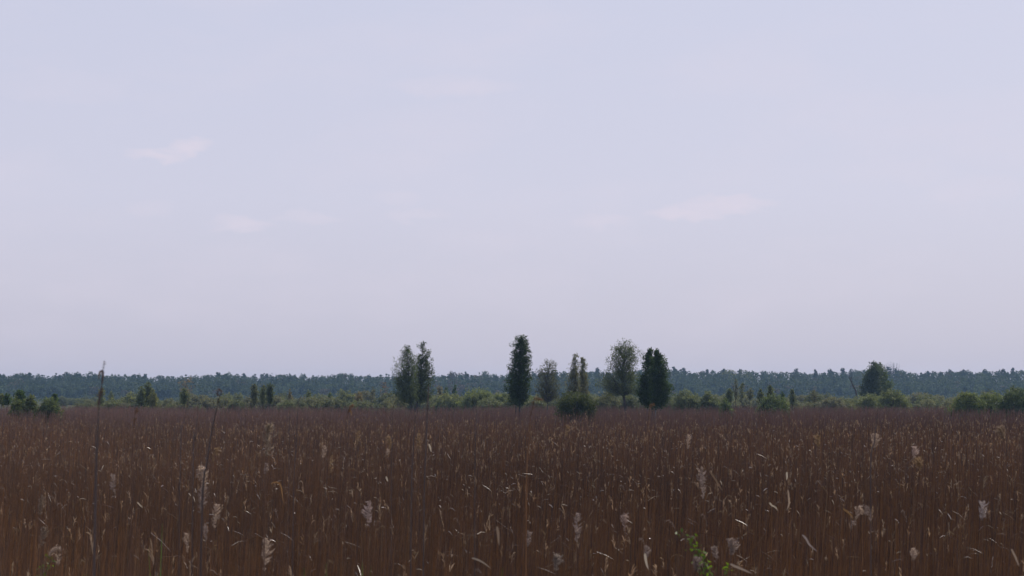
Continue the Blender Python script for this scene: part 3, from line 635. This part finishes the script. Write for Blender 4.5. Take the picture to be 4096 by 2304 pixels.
# scattered pale leaf scraps and sheaths that catch the light
k = 1600; y = np.sqrt(r.uniform(14 ** 2, 75 ** 2, k)); x = r.uniform(-1, 1, k) * (.36 * y + 2.5); z = ground_z(x, y) + 2.12 - r.random(k) ** 1.5 * .85 + .05
ln = r.uniform(.03, .14, k); a = r.normal(-.55, .5, k)
e = np.stack([np.cos(a) * ln * .8, r.normal(0, .5, k) * ln, np.sin(a) * ln], -1); st = np.stack([x, y, z], -1)
ribbons(bed, np.stack([st, st + e * .5 + np.stack([0 * ln, 0 * ln, ln * .12], -1), st + e], 1), np.array([.7, 1, .4])[None] * (r.uniform(.002, .0055, k) * (1 + y / 70))[:, None], PALE_L * r.uniform(.45, 1.15, (k, 1)), r, 1)
tag(bed.build('reed_bed', [M_REED, M_DRY, M_PLUME]), 'dense mass of dry brown reeds filling the marsh up to the scrub', 'reeds', kind='stuff')

# ------------------------------------------------------------------ single reeds that can be told apart
def plume_mesh(path, r, width, col, n=46, fluff=5):
    """a plume along a (k,3) axis: drooping side branchlets with spikelets"""
    mb = MB(); k = len(path); s = r.random(n) ** .85
    tt = np.linspace(0, 1, k)
    st = np.stack([np.interp(s, tt, path[:, i]) for i in range(3)], -1)
    ax = np.stack([np.interp(np.clip(s + .05, 0, 1.0), tt, path[:, i]) - np.interp(np.clip(s - .05, 0, 1), tt, path[:, i]) for i in range(3)], -1); ax = unit(ax)
    out = r.normal(size=(n, 3)); out -= ax * np.sum(out * ax, 1, keepdims=True); out = unit(out)
    ln = width * (0.35 + 1.5 * np.sin(np.clip(s, .03, .97) * math.pi) ** .7 * r.uniform(.25, 1.25, n))
    side = np.sign(path[-1, 0] - path[0, 0] + 1e-4)
    e = st + ax * ln[:, None] * .75 + out * ln[:, None] * .55 + np.stack([side * ln * .15, 0 * ln, -ln * .25], -1)
    md = (st + e) / 2 + out * ln[:, None] * .12
    P = np.stack([st, md, e], 1)
    c = np.array(col) * r.uniform(.65, 1.25, (n, 1))
    ribbons(mb, P, np.array([.5, 1, .3])[None] * np.full((n, 1), width * .07), c, r)
    f = r.random((n, fluff, 1)); pp = (1 - f) ** 2 * st[:, None] + 2 * f * (1 - f) * md[:, None] + f ** 2 * e[:, None] + r.normal(size=(n, fluff, 3)) * width * .10
    leaves(mb, pp.reshape(-1, 3), width * .2 * r.uniform(.5, 1.2, n * fluff), np.repeat(c, fluff, 0) * r.uniform(.8, 1.25, (n * fluff, 1)), r, aspect=.35, droop=.4)
    tubes(mb, path[None], np.linspace(.0025, .0012, k)[None], 4, np.array(col) * .5)
    return mb

def bez(p, n=9):
    p = np.asarray(p, float); m = len(p)              # Catmull-Rom through the points
    q = np.concatenate([[2 * p[0] - p[1]], p, [2 * p[-1] - p[-2]]])
    u = np.linspace(0, m - 1 - 1e-6, n); i = u.astype(int); f = (u - i)[:, None]
    a, b, c, e = q[i], q[i + 1], q[i + 2], q[i + 3]
    return .5 * (2 * b + (c - a) * f + (2 * a - 5 * b + 4 * c - e) * f ** 2 + (3 * b - a - 3 * c + e) * f ** 3)

def reed(label, d, stem_px, plume_px=None, leaf_px=None, rad=.004, col=BR2, pcol=PLM, width=.035, group=None, foot=0.0, n=46, lcol=None, lw=.007):
    """stem_px: image points from low to high; foot: how far (m) the foot stands to the left of the lowest point"""
    SEED[0] += 1; r = rng(SEED[0])
    fx = X(stem_px[0][0], d) - foot; gz = float(ground_z(fx, d))
    root = empty('reed', (fx, d, gz)); tag(root, label, 'reed', group)
    loc = lambda p, dy=0.0: (X(p[0], d) - fx, dy, Z(p[1], d) - gz)
    pts = [(0, 0, -.05)] + [loc(p) for p in stem_px]
    k = len(pts); zz = bez(pts, 14) if k > 2 else bez(pts, 4)
    mb = MB(); tubes(mb, zz[None], (rad * np.linspace(1.1, .55, len(zz)))[None], 6, col); mb.build('stem', M_REED, root)
    if plume_px:
        ax = bez([zz[-1]] + [loc(p, .01 * i) for i, p in enumerate(plume_px)], 10)
        plume_mesh(ax, r, width, pcol, n=n).build('plume', M_PLUME, root)
    for lp in (leaf_px or []):
        P = bez([loc(p, .015 * i) for i, p in enumerate(lp)], 8)
        mb = MB(); ribbons(mb, P[None], (lw * np.array([.6, .9, 1, 1, .9, .75, .5, .12]))[None], np.array(lcol if lcol is not None else TAN)[None], r, axis=(0, 1, 0)); mb.build('leaf', M_DRY, root)
    return root

TALL = 'tall reeds standing above the reed bed'
DKR = np.array((.07, .048, .042)); RUSTY = np.array((.26, .13, .055))
reed('tallest foreground reed, rising above the forest line on the left', 9.5, [(96.5, 520), (98, 440), (99.3, 404), (101.5, 385)], [(102.3, 375), (102.8, 366), (102.9, 361)],
     [[(101.8, 384), (102, 373), (99.5, 370.7), (97, 374), (95.8, 379.5)]], rad=.0056, col=DKR, pcol=(.12, .09, .08), width=.010, group=TALL, lcol=(.09, .065, .058), lw=.007)
reed('dark tall reed with a brown plume pressed along the tallest one', 9.7, [(97.6, 520), (98.6, 440), (98.8, 410)], [(98.6, 402), (99.2, 394), (100.9, 389)], rad=.0045, col=DKR, pcol=(.13, .085, .065), width=.018, group=TALL)
reed('dark reed with a hooked top left of the columnar trio', 11, [(203, 530), (208, 462), (213.5, 424), (217.6, 405)], [(219.5, 397), (221.2, 392), (219.5, 389.5), (217, 391.5), (216.5, 395)], rad=.0066, col=DKR * .8, pcol=(.10, .062, .05), width=.016, group=TALL, n=50)
reed('thin bare reed stalk leaning right between conical trees and hooked reed', 15, [(181, 470), (184, 425), (188.6, 398)], rad=.0045, col=DKR, group=TALL)
reed('thin short bare reed stalk just left of the hooked reed', 15, [(194, 470), (196, 440), (198.3, 404.5)], rad=.0045, col=DKR, group=TALL)
reed('brown blurred reed tip rising over the field edge below the conical trees', 15, [(133, 470), (134.5, 425)], [(135.2, 416), (136.5, 408)], rad=.004, col=BR3, pcol=(.16, .09, .055), width=.022, group=TALL)
reed('thin bare stalk with a bent tip left of the small dark conifer', 16, [(294, 520), (296.8, 440), (298, 408), (299.8, 398.5)], [(300.5, 397), (301, 396.3)], rad=.0045, col=DKR, width=.006, n=8, pcol=DKR, group=TALL)
reed('thin bare reed stalk standing close left of the bent tip one', 17, [(289.5, 450), (291.5, 405)], rad=.0035, col=DKR, group=TALL)
reed('dark straight stalk crossing the right side of the birch pair', 14, [(424, 540), (427, 425), (428, 400), (428.7, 385.5)], rad=.0062, col=DKR, group=TALL)
reed('reed with a rusty split plume left of the birch pair', 17, [(346, 480), (347.5, 418)], [(348.8, 411), (349.8, 407), (353, 405.6)], [[(349.5, 410), (351, 412), (351, 416)]], rad=.004, col=BR3, pcol=(.2, .12, .08), width=.026, group=TALL)
reed('dark thick stalk ending below the birch pair', 14, [(411.5, 530), (413.5, 450), (415.5, 415)], rad=.006, col=DKR, group=TALL)
reed('thin stalk rising below the highest willow hump', 17, [(475, 480), (476.2, 430), (476.9, 404.5)], rad=.0042, col=DKR, group=TALL)
reed('reed with an orange hooked plume right of the columnar tree', 12, [(526, 520), (529, 440), (530.5, 416)], [(532.3, 409), (534, 401), (536.5, 398), (541, 399)], rad=.0045, col=BR1, pcol=(.19, .12, .08), width=.024, group=TALL)
reed('reed with a small orange plume at the foot of the dense dark tree', 17, [(646, 480), (648.3, 420)], [(649.5, 409), (651, 405), (653.5, 403.8)], rad=.0035, col=BR1, pcol=(.20, .13, .085), width=.024, group=TALL)
reed('dark stalk leaning right among reeds on the far right', 15, [(869, 500), (874, 440), (878, 408)], rad=.0055, col=DKR, group=TALL)
reed('thin reed just below the paired birches, with a dark tip', 20, [(392, 450), (393.5, 408)], [(394, 405), (394.5, 402.5)], rad=.004, col=DKR, pcol=DKR, width=.012, n=12, group=TALL)

NEAR = 'pale plumed reeds in the foreground'
def plumed(label, px, pyt, pyb, d=17, hook=0, col=PLM, width=.035, lean=1.0, leaf=None, n=60):
    h = pyb - pyt
    if hook: ax = [(px + lean * .4, pyb - h * .45), (px + lean, pyt + 1.5), (px + lean + hook * .45, pyt), (px + lean + hook, pyt + h * .35)]
    else: ax = [(px + lean * .3, pyb - h * .35), (px + lean * .7, pyb - h * .7), (px + lean, pyt)]
    return reed(label, d, [(px - 2, 620), (px, pyb)], ax, leaf, rad=.0035, col=BR3, pcol=col, width=width, group=NEAR, n=n)
LT = np.array((.48, .365, .29)); GR = np.array((.34, .265, .235)); OCH = np.array((.31, .21, .125))
plumed('large pale drooping plume low on the left, below the hooked dark reed', 205, 469, 489, 13, hook=-6, col=LT, width=.045)
plumed('second half of the pale double plume, lower left', 202, 487, 512, 13, col=GR, width=.04)
plumed('pale plume slightly right of and below the double plume', 215.5, 505, 528, 13.5, col=LT, width=.04)
plumed('golden feathery plume on the left, high in the foreground', 213.5, 449, 463, 17, hook=3, col=OCH, width=.035)
plumed('small hooked pale plume under the double plume', 189, 534.5, 553, 13, hook=-3.5, col=LT, width=.025)
plumed('hanging pale plume curl, right of the small hooked one', 207, 527, 542, 13, hook=-4, col=GR, width=.024)
plumed('mauve grey plume in the lower left quarter', 115.5, 475, 492, 15, lean=-2, col=GR, width=.035)
plumed('curled hook shaped pale plume at the bottom left corner', 61, 548.5, 566, 12, hook=-10, col=LT, width=.03)
plumed('dim brownish plume near the left edge, low', 42, 497, 515, 14, col=(.24, .18, .14))
plumed('second dim plume near the left edge, lower', 44.5, 528, 546, 13, col=(.24, .18, .14))
plumed('tall blurred pale brown plume left of centre', 267, 425, 456, 11.5, lean=2, col=(.27, .21, .16), width=.05)
plumed('mauve plume tip above a curved leaf, left of centre', 265.5, 464, 474, 15, col=GR, width=.025)
plumed('bright fluffy plume at the bottom, left of centre', 266, 539, 571, 12.5, lean=1, col=LT, width=.045, n=60)
plumed('pale grey fluffy plume in the middle of the lower field', 370, 503, 527, 14, lean=-1, col=(.40, .31, .29), width=.045, n=60)
plumed('whitish plume left of centre, high in the foreground', 323.5, 446, 458, 19, col=LT, width=.03)
plumed('tan plume lower right of the whitish one', 331, 456, 473, 18, lean=1, col=OCH, width=.03)
plumed('golden plume below the birch pair', 391, 437, 449, 18, lean=-2, col=OCH, width=.035)
plumed('pale plump plume hanging under the golden one', 387.3, 449.5, 456, 18, col=LT, width=.028, n=30)
plumed('tan feathery plume below the straight dark stalk', 420, 434, 449, 19, lean=-1, col=OCH, width=.035)
plumed('tan plume in the middle distance left of the birch pair', 357, 431, 445, 20, col=OCH, width=.03)
plumed('thick pale plume with two lobes at the bottom centre', 576, 514, 542, 13, lean=.5, col=GR, width=.04)
plumed('hooked pale plume right of the two lobed one', 624, 516, 531, 13, hook=3.5, lean=-2, col=(.42, .31, .27), width=.028)
plumed('long mauve plume right of centre beside a slanted leaf', 703, 468, 500, 13, lean=-1.5, col=GR, width=.04, leaf=[[(709, 471), (714, 478), (719, 486), (722.5, 491)]], n=60)
plumed('small pale plume tip at bottom, left of the leafy sapling', 645, 547, 560, 13, col=GR, width=.03)
plumed('pale plume right of the leafy green sapling', 715.5, 547.5, 560, 13, lean=-1, col=GR, width=.03)
plumed('broad dim plume further right of the leafy sapling', 730, 541, 555, 12.5, col=(.3, .23, .2), width=.045)
plumed('grey plume at the bottom right of centre, dim', 695, 559, 572, 12, col=(.26, .2, .18), width=.04)
plumed('small plume left of the bottom centre with two tufts', 527.5, 532, 546, 14, col=GR, width=.03)
plumed('dim plume at the bottom edge right of the centre', 555.5, 556, 571, 12.5, col=(.26, .21, .18), width=.04)
plumed('pale forked plume on the right, high in the foreground', 874, 435, 448, 16, lean=.5, col=LT, width=.045)
plumed('white round plume on the right', 913, 447.5, 458, 15, col=(.5, .38, .33), width=.035)
plumed('golden plume just below the white round one on the right', 919.5, 459, 470, 15, lean=-1, col=OCH, width=.05)
plumed('arched pale plume with a slanted leaf, lower right', 855, 508, 519, 13, hook=5, col=LT, width=.03, leaf=[[(842, 509), (846, 511.5), (850, 515), (853, 519)]])
plumed('hooked pale plume right of the arched one', 869, 508, 522, 13, hook=-3, lean=-1, col=GR, width=.025)
plumed('flat pale plume tuft below the arched one', 849, 522, 530, 13, hook=4, col=GR, width=.022, n=30)
plumed('grey white plume near the right edge, low', 980, 503, 520, 12.5, col=(.42, .35, .33), width=.04)
plumed('pale plume at the bottom right', 910.5, 549, 561, 12.5, col=LT, width=.03)
plumed('yellowish feather plume at the upper right of the field', 818.5, 436, 447, 17, lean=-1, col=OCH, width=.04)
plumed('soft tan plume near the right edge, high in the field', 1003, 428, 440, 15, lean=-2, col=(.3, .22, .16), width=.05)
plumed('slender plume right of centre, high in the field', 687.5, 435, 449, 17, col=LT, width=.03)
plumed('tan plume tip standing below the dark round shrub', 566, 425, 436, 22, col=OCH, width=.035)

LEAFG = 'pale dry leaves on broken reeds in the foreground'
def leafy(label, px, pyt, pts, d=14, lcol=PALE_L, lw=.008):
    lcol = np.array(lcol) * .8; lw = lw * .75
    return reed(label, d, [(px - 1, 620), (px, pyt)], None, [pts], rad=.0032, col=BR3, lcol=lcol, lw=lw, group=LEAFG)
leafy('broken reed with a bright upright leaf, bottom right of centre', 645.5, 575, [(644, 553.5), (645, 559), (646, 564), (648, 570)], 12, lw=.012)
leafy('broken reed with a long pale slanted leaf at the bottom right of centre', 733, 575, [(729, 564), (735, 567), (742, 570), (752, 574.5)], 11, (.4, .31, .25), .010)
leafy('broken reed with a white upright leaf below the straight dark stalk', 430, 455, [(429, 444), (430, 446.5), (430.6, 449), (431, 452)], 17, lw=.012)
leafy('broken reed with a short upright leaf in the middle of the lower field', 387, 485, [(386.5, 476.5), (387, 478.5), (387.6, 480.5), (388, 482)], 17, lw=.011)
leafy('reed with a thin arched orange leaf, left of centre', 282, 515, [(271.5, 484), (275, 482.3), (279, 483), (281.5, 488), (282, 496), (283.5, 504)], 13, (.34, .19, .09), .007)
leafy('reed with a dim upright leaf left of the bottom centre', 498, 560, [(497, 526.5), (498, 532), (498.5, 539), (499, 546)], 12, (.26, .19, .15), .012)
leafy('reed with a slanted grey leaf at the bottom centre', 490, 575, [(472, 558), (478, 560), (484, 563.5), (491, 569)], 12, (.33, .27, .23), .008)
leafy('reed with a slanted white leaf on the left side of the field', 143, 512, [(138.7, 502), (140, 504), (142, 506.5), (143.5, 508.3)], 16, lw=.008)
leafy('reed with a curved pale leaf on the right, like a bracket', 790, 520, [(787, 490), (788, 497), (788.5, 505), (786, 511)], 13, (.4, .3, .24), .008)
leafy('reed with a hooked white leaf at the left end of the right quarter', 776, 520, [(768.5, 502.5), (771, 505.5), (775, 507.5), (777.5, 511)], 13, lw=.008)
leafy('reed with a slanted mauve leaf in the lower right', 812, 560, [(801, 535), (805, 539), (808.5, 545), (816.5, 552)], 12, (.38, .31, .3), .009)
leafy('reed with a long slanted leaf at the bottom right corner', 1019, 575, [(1008.5, 549), (1012, 555), (1015, 561), (1018, 567)], 12, (.34, .26, .22), .009)
leafy('reed with a pale upright leaf on the right, high in the field', 786.5, 485, [(786, 472), (786.4, 475), (786.7, 478), (786.5, 480.5)], 15, lw=.011)

# further single reeds of the front rows: a few prototypes, copied
FR = 'reeds of the front rows'; FRL = 'dry brown reed stalk with a small tan plume in the front rows of the bed'
pro = []
for i in range(10):
    SEED[0] += 1; r = rng(SEED[0])
    H = r.uniform(2.05, 2.5); root = empty('reed', (0, 0, 0)); tag(root, FRL, 'reed', FR)
    ln = r.normal(.05, .05) * H; ly = r.normal(0, .05) * H
    s = np.linspace(0, 1, 8)[:, None]; zz = np.concatenate([ln * s ** 2, ly * s ** 2, H * s], 1)
    mb = MB(); tubes(mb, zz[None], (.0036 * np.linspace(1.1, .55, 8))[None], 5, [BR1, BR2, BR3][i % 3]); mb.build('stem', M_REED, root)
    sd = 1 if r.random() < .65 else -1; L = r.uniform(.13, .24); hk = r.uniform(.1, .8)
    ax = bez([zz[-1], zz[-1] + (sd * L * .15, 0, L * .5), zz[-1] + (sd * L * (.3 + .3 * hk), .02, L * (.85 - .2 * hk)), zz[-1] + (sd * L * (.5 + .5 * hk), .03, L * (1 - .9 * hk))], 8)
    plume_mesh(ax, r, r.uniform(.018, .032), [(.26, .18, .11), (.24, .17, .12), (.20, .14, .095), (.28, .21, .18)][i % 4], n=30, fluff=4).build('plume', M_PLUME, root)
    f = r.uniform(.6, .9); p0 = np.array([ln * f * f, ly * f * f, H * f]); l2 = r.uniform(.2, .4)
    P = bez([p0, p0 + (l2 * .3, .02, l2 * .25), p0 + (l2 * .7, .03, l2 * .15), p0 + (l2, .04, -l2 * .3)], 8)
    mb = MB(); ribbons(mb, P[None], (.0038 * np.array([.6, .9, 1, 1, .9, .75, .5, .12]))[None], TAN[None] * r.uniform(.4, .9), r); mb.build('leaf', M_DRY, root)
    pro.append(root)
r = rng(900)
for i in range(70):
    y = math.sqrt(r.uniform(15.5 ** 2, 32 ** 2)); x = r.uniform(-1, 1) * .33 * y
    o = pro[i] if i < len(pro) else copy_thing(pro[int(r.integers(len(pro)))], (0, 0, 0))
    o.location = (x, y, float(ground_z(x, y)) - .03); o.rotation_euler = (0, 0, r.normal(0, .5)); q = r.uniform(.8, 1.04); o.scale = (q, q, q)

# fresh green shoots low in the bed
SH = 'fresh green reed shoots'
shm = []
for i in range(4):
    r = rng(300 + i); mb = MB(); H = r.uniform(1.5, 1.9)
    for k in range(3):
        a = r.uniform(-.12, .12); P = bez([(0, 0, 0), (a * .3, 0, H * .5), (a, r.normal(0, .03), H * r.uniform(.85, 1.0))], 7)
        ribbons(mb, P[None], (.007 * np.array([.7, 1, 1, 1, .9, .6, .1]))[None], np.array([(.06, .15, .02)]) * r.uniform(.7, 1.2), r)
    shm.append(mb.mesh('green_shoot', M_SHOOT))
for i, (px, py, d) in enumerate([(88, 533, 15.5), (85, 545, 15), (160, 508, 17), (135, 555, 15), (328, 525, 16), (347, 534, 15.5), (363, 546, 15), (377, 553, 14.5), (383, 540, 15), (370, 556, 14.8), (494, 548, 15), (521, 545, 15), (604, 556, 14.5), (781, 558, 14.2), (310, 552, 14.7), (40, 566, 14)]):
    o = bpy.data.objects.new('green_shoot', shm[i % 4]); C.objects.link(o); x = X(px, d); gz = float(ground_z(x, d)); o.location = (x, d, gz)
    o.rotation_euler = (0, 0, i * 1.3); o.scale = (1, 1, (Z(py, d) - gz) / 1.8)
    tag(o, 'fresh green reed shoot among the dry stalks near the bottom edge', 'reed shoot', SH)

def leafy_plant(label, d, stems, sz, n_per, seed):
    r = rng(seed); bx = X(stems[0][0][0], d); gz = float(ground_z(bx, d)); root = empty('willow_sapling', (bx, d, gz)); tag(root, label, 'sapling')
    ms, ml = MB(), MB()
    for st in stems:
        P = bez([(X(p[0], d) - bx, r.normal(0, .02), Z(p[1], d) - gz) for p in st], 9)
        P = np.concatenate([[[P[0, 0] * .5, 0, 0]], P]); tubes(ms, P[None], np.linspace(.006, .002, 10)[None], 5, (.09, .06, .03))
        t = r.uniform(.0, 1, n_per) ** .8; q = np.linspace(0, 1, 9)
        c = np.stack([np.interp(t, q, P[1:, i]) for i in range(3)], -1) + r.normal(0, .028, (n_per, 3)) * (1.25 - t[:, None] * .7)
        leaves(ml, c, sz * r.uniform(.6, 1.2, n_per), np.array((.095, .165, .02)) * r.uniform(.55, 1.2, (n_per, 1)), r, aspect=.5)
    ms.build('stem', M_REED, root); ml.build('foliage', M_SHOOT, root)
leafy_plant('bright green leafy sapling among dry reeds at the bottom, right of centre', 12.5,
            [[(706, 590), (704, 570), (702, 557), (699, 552)], [(706, 590), (703, 565), (697, 553), (694, 543)], [(706, 590), (698, 560), (688, 543), (680, 530)], [(706, 590), (700, 565), (692, 550), (689, 533)], [(706, 590), (708, 580), (705, 565), (704, 553)], [(722, 600), (723, 580), (724.5, 566)]], .018, 26, 41)
leafy_plant('small green leafy sapling at the bottom left corner', 12.5, [[(46, 590), (47, 575), (48, 560), (51, 556)], [(46, 590), (49, 572), (53, 562), (58, 562)], [(46, 590), (44, 575), (45, 566)]], .013, 12, 42)
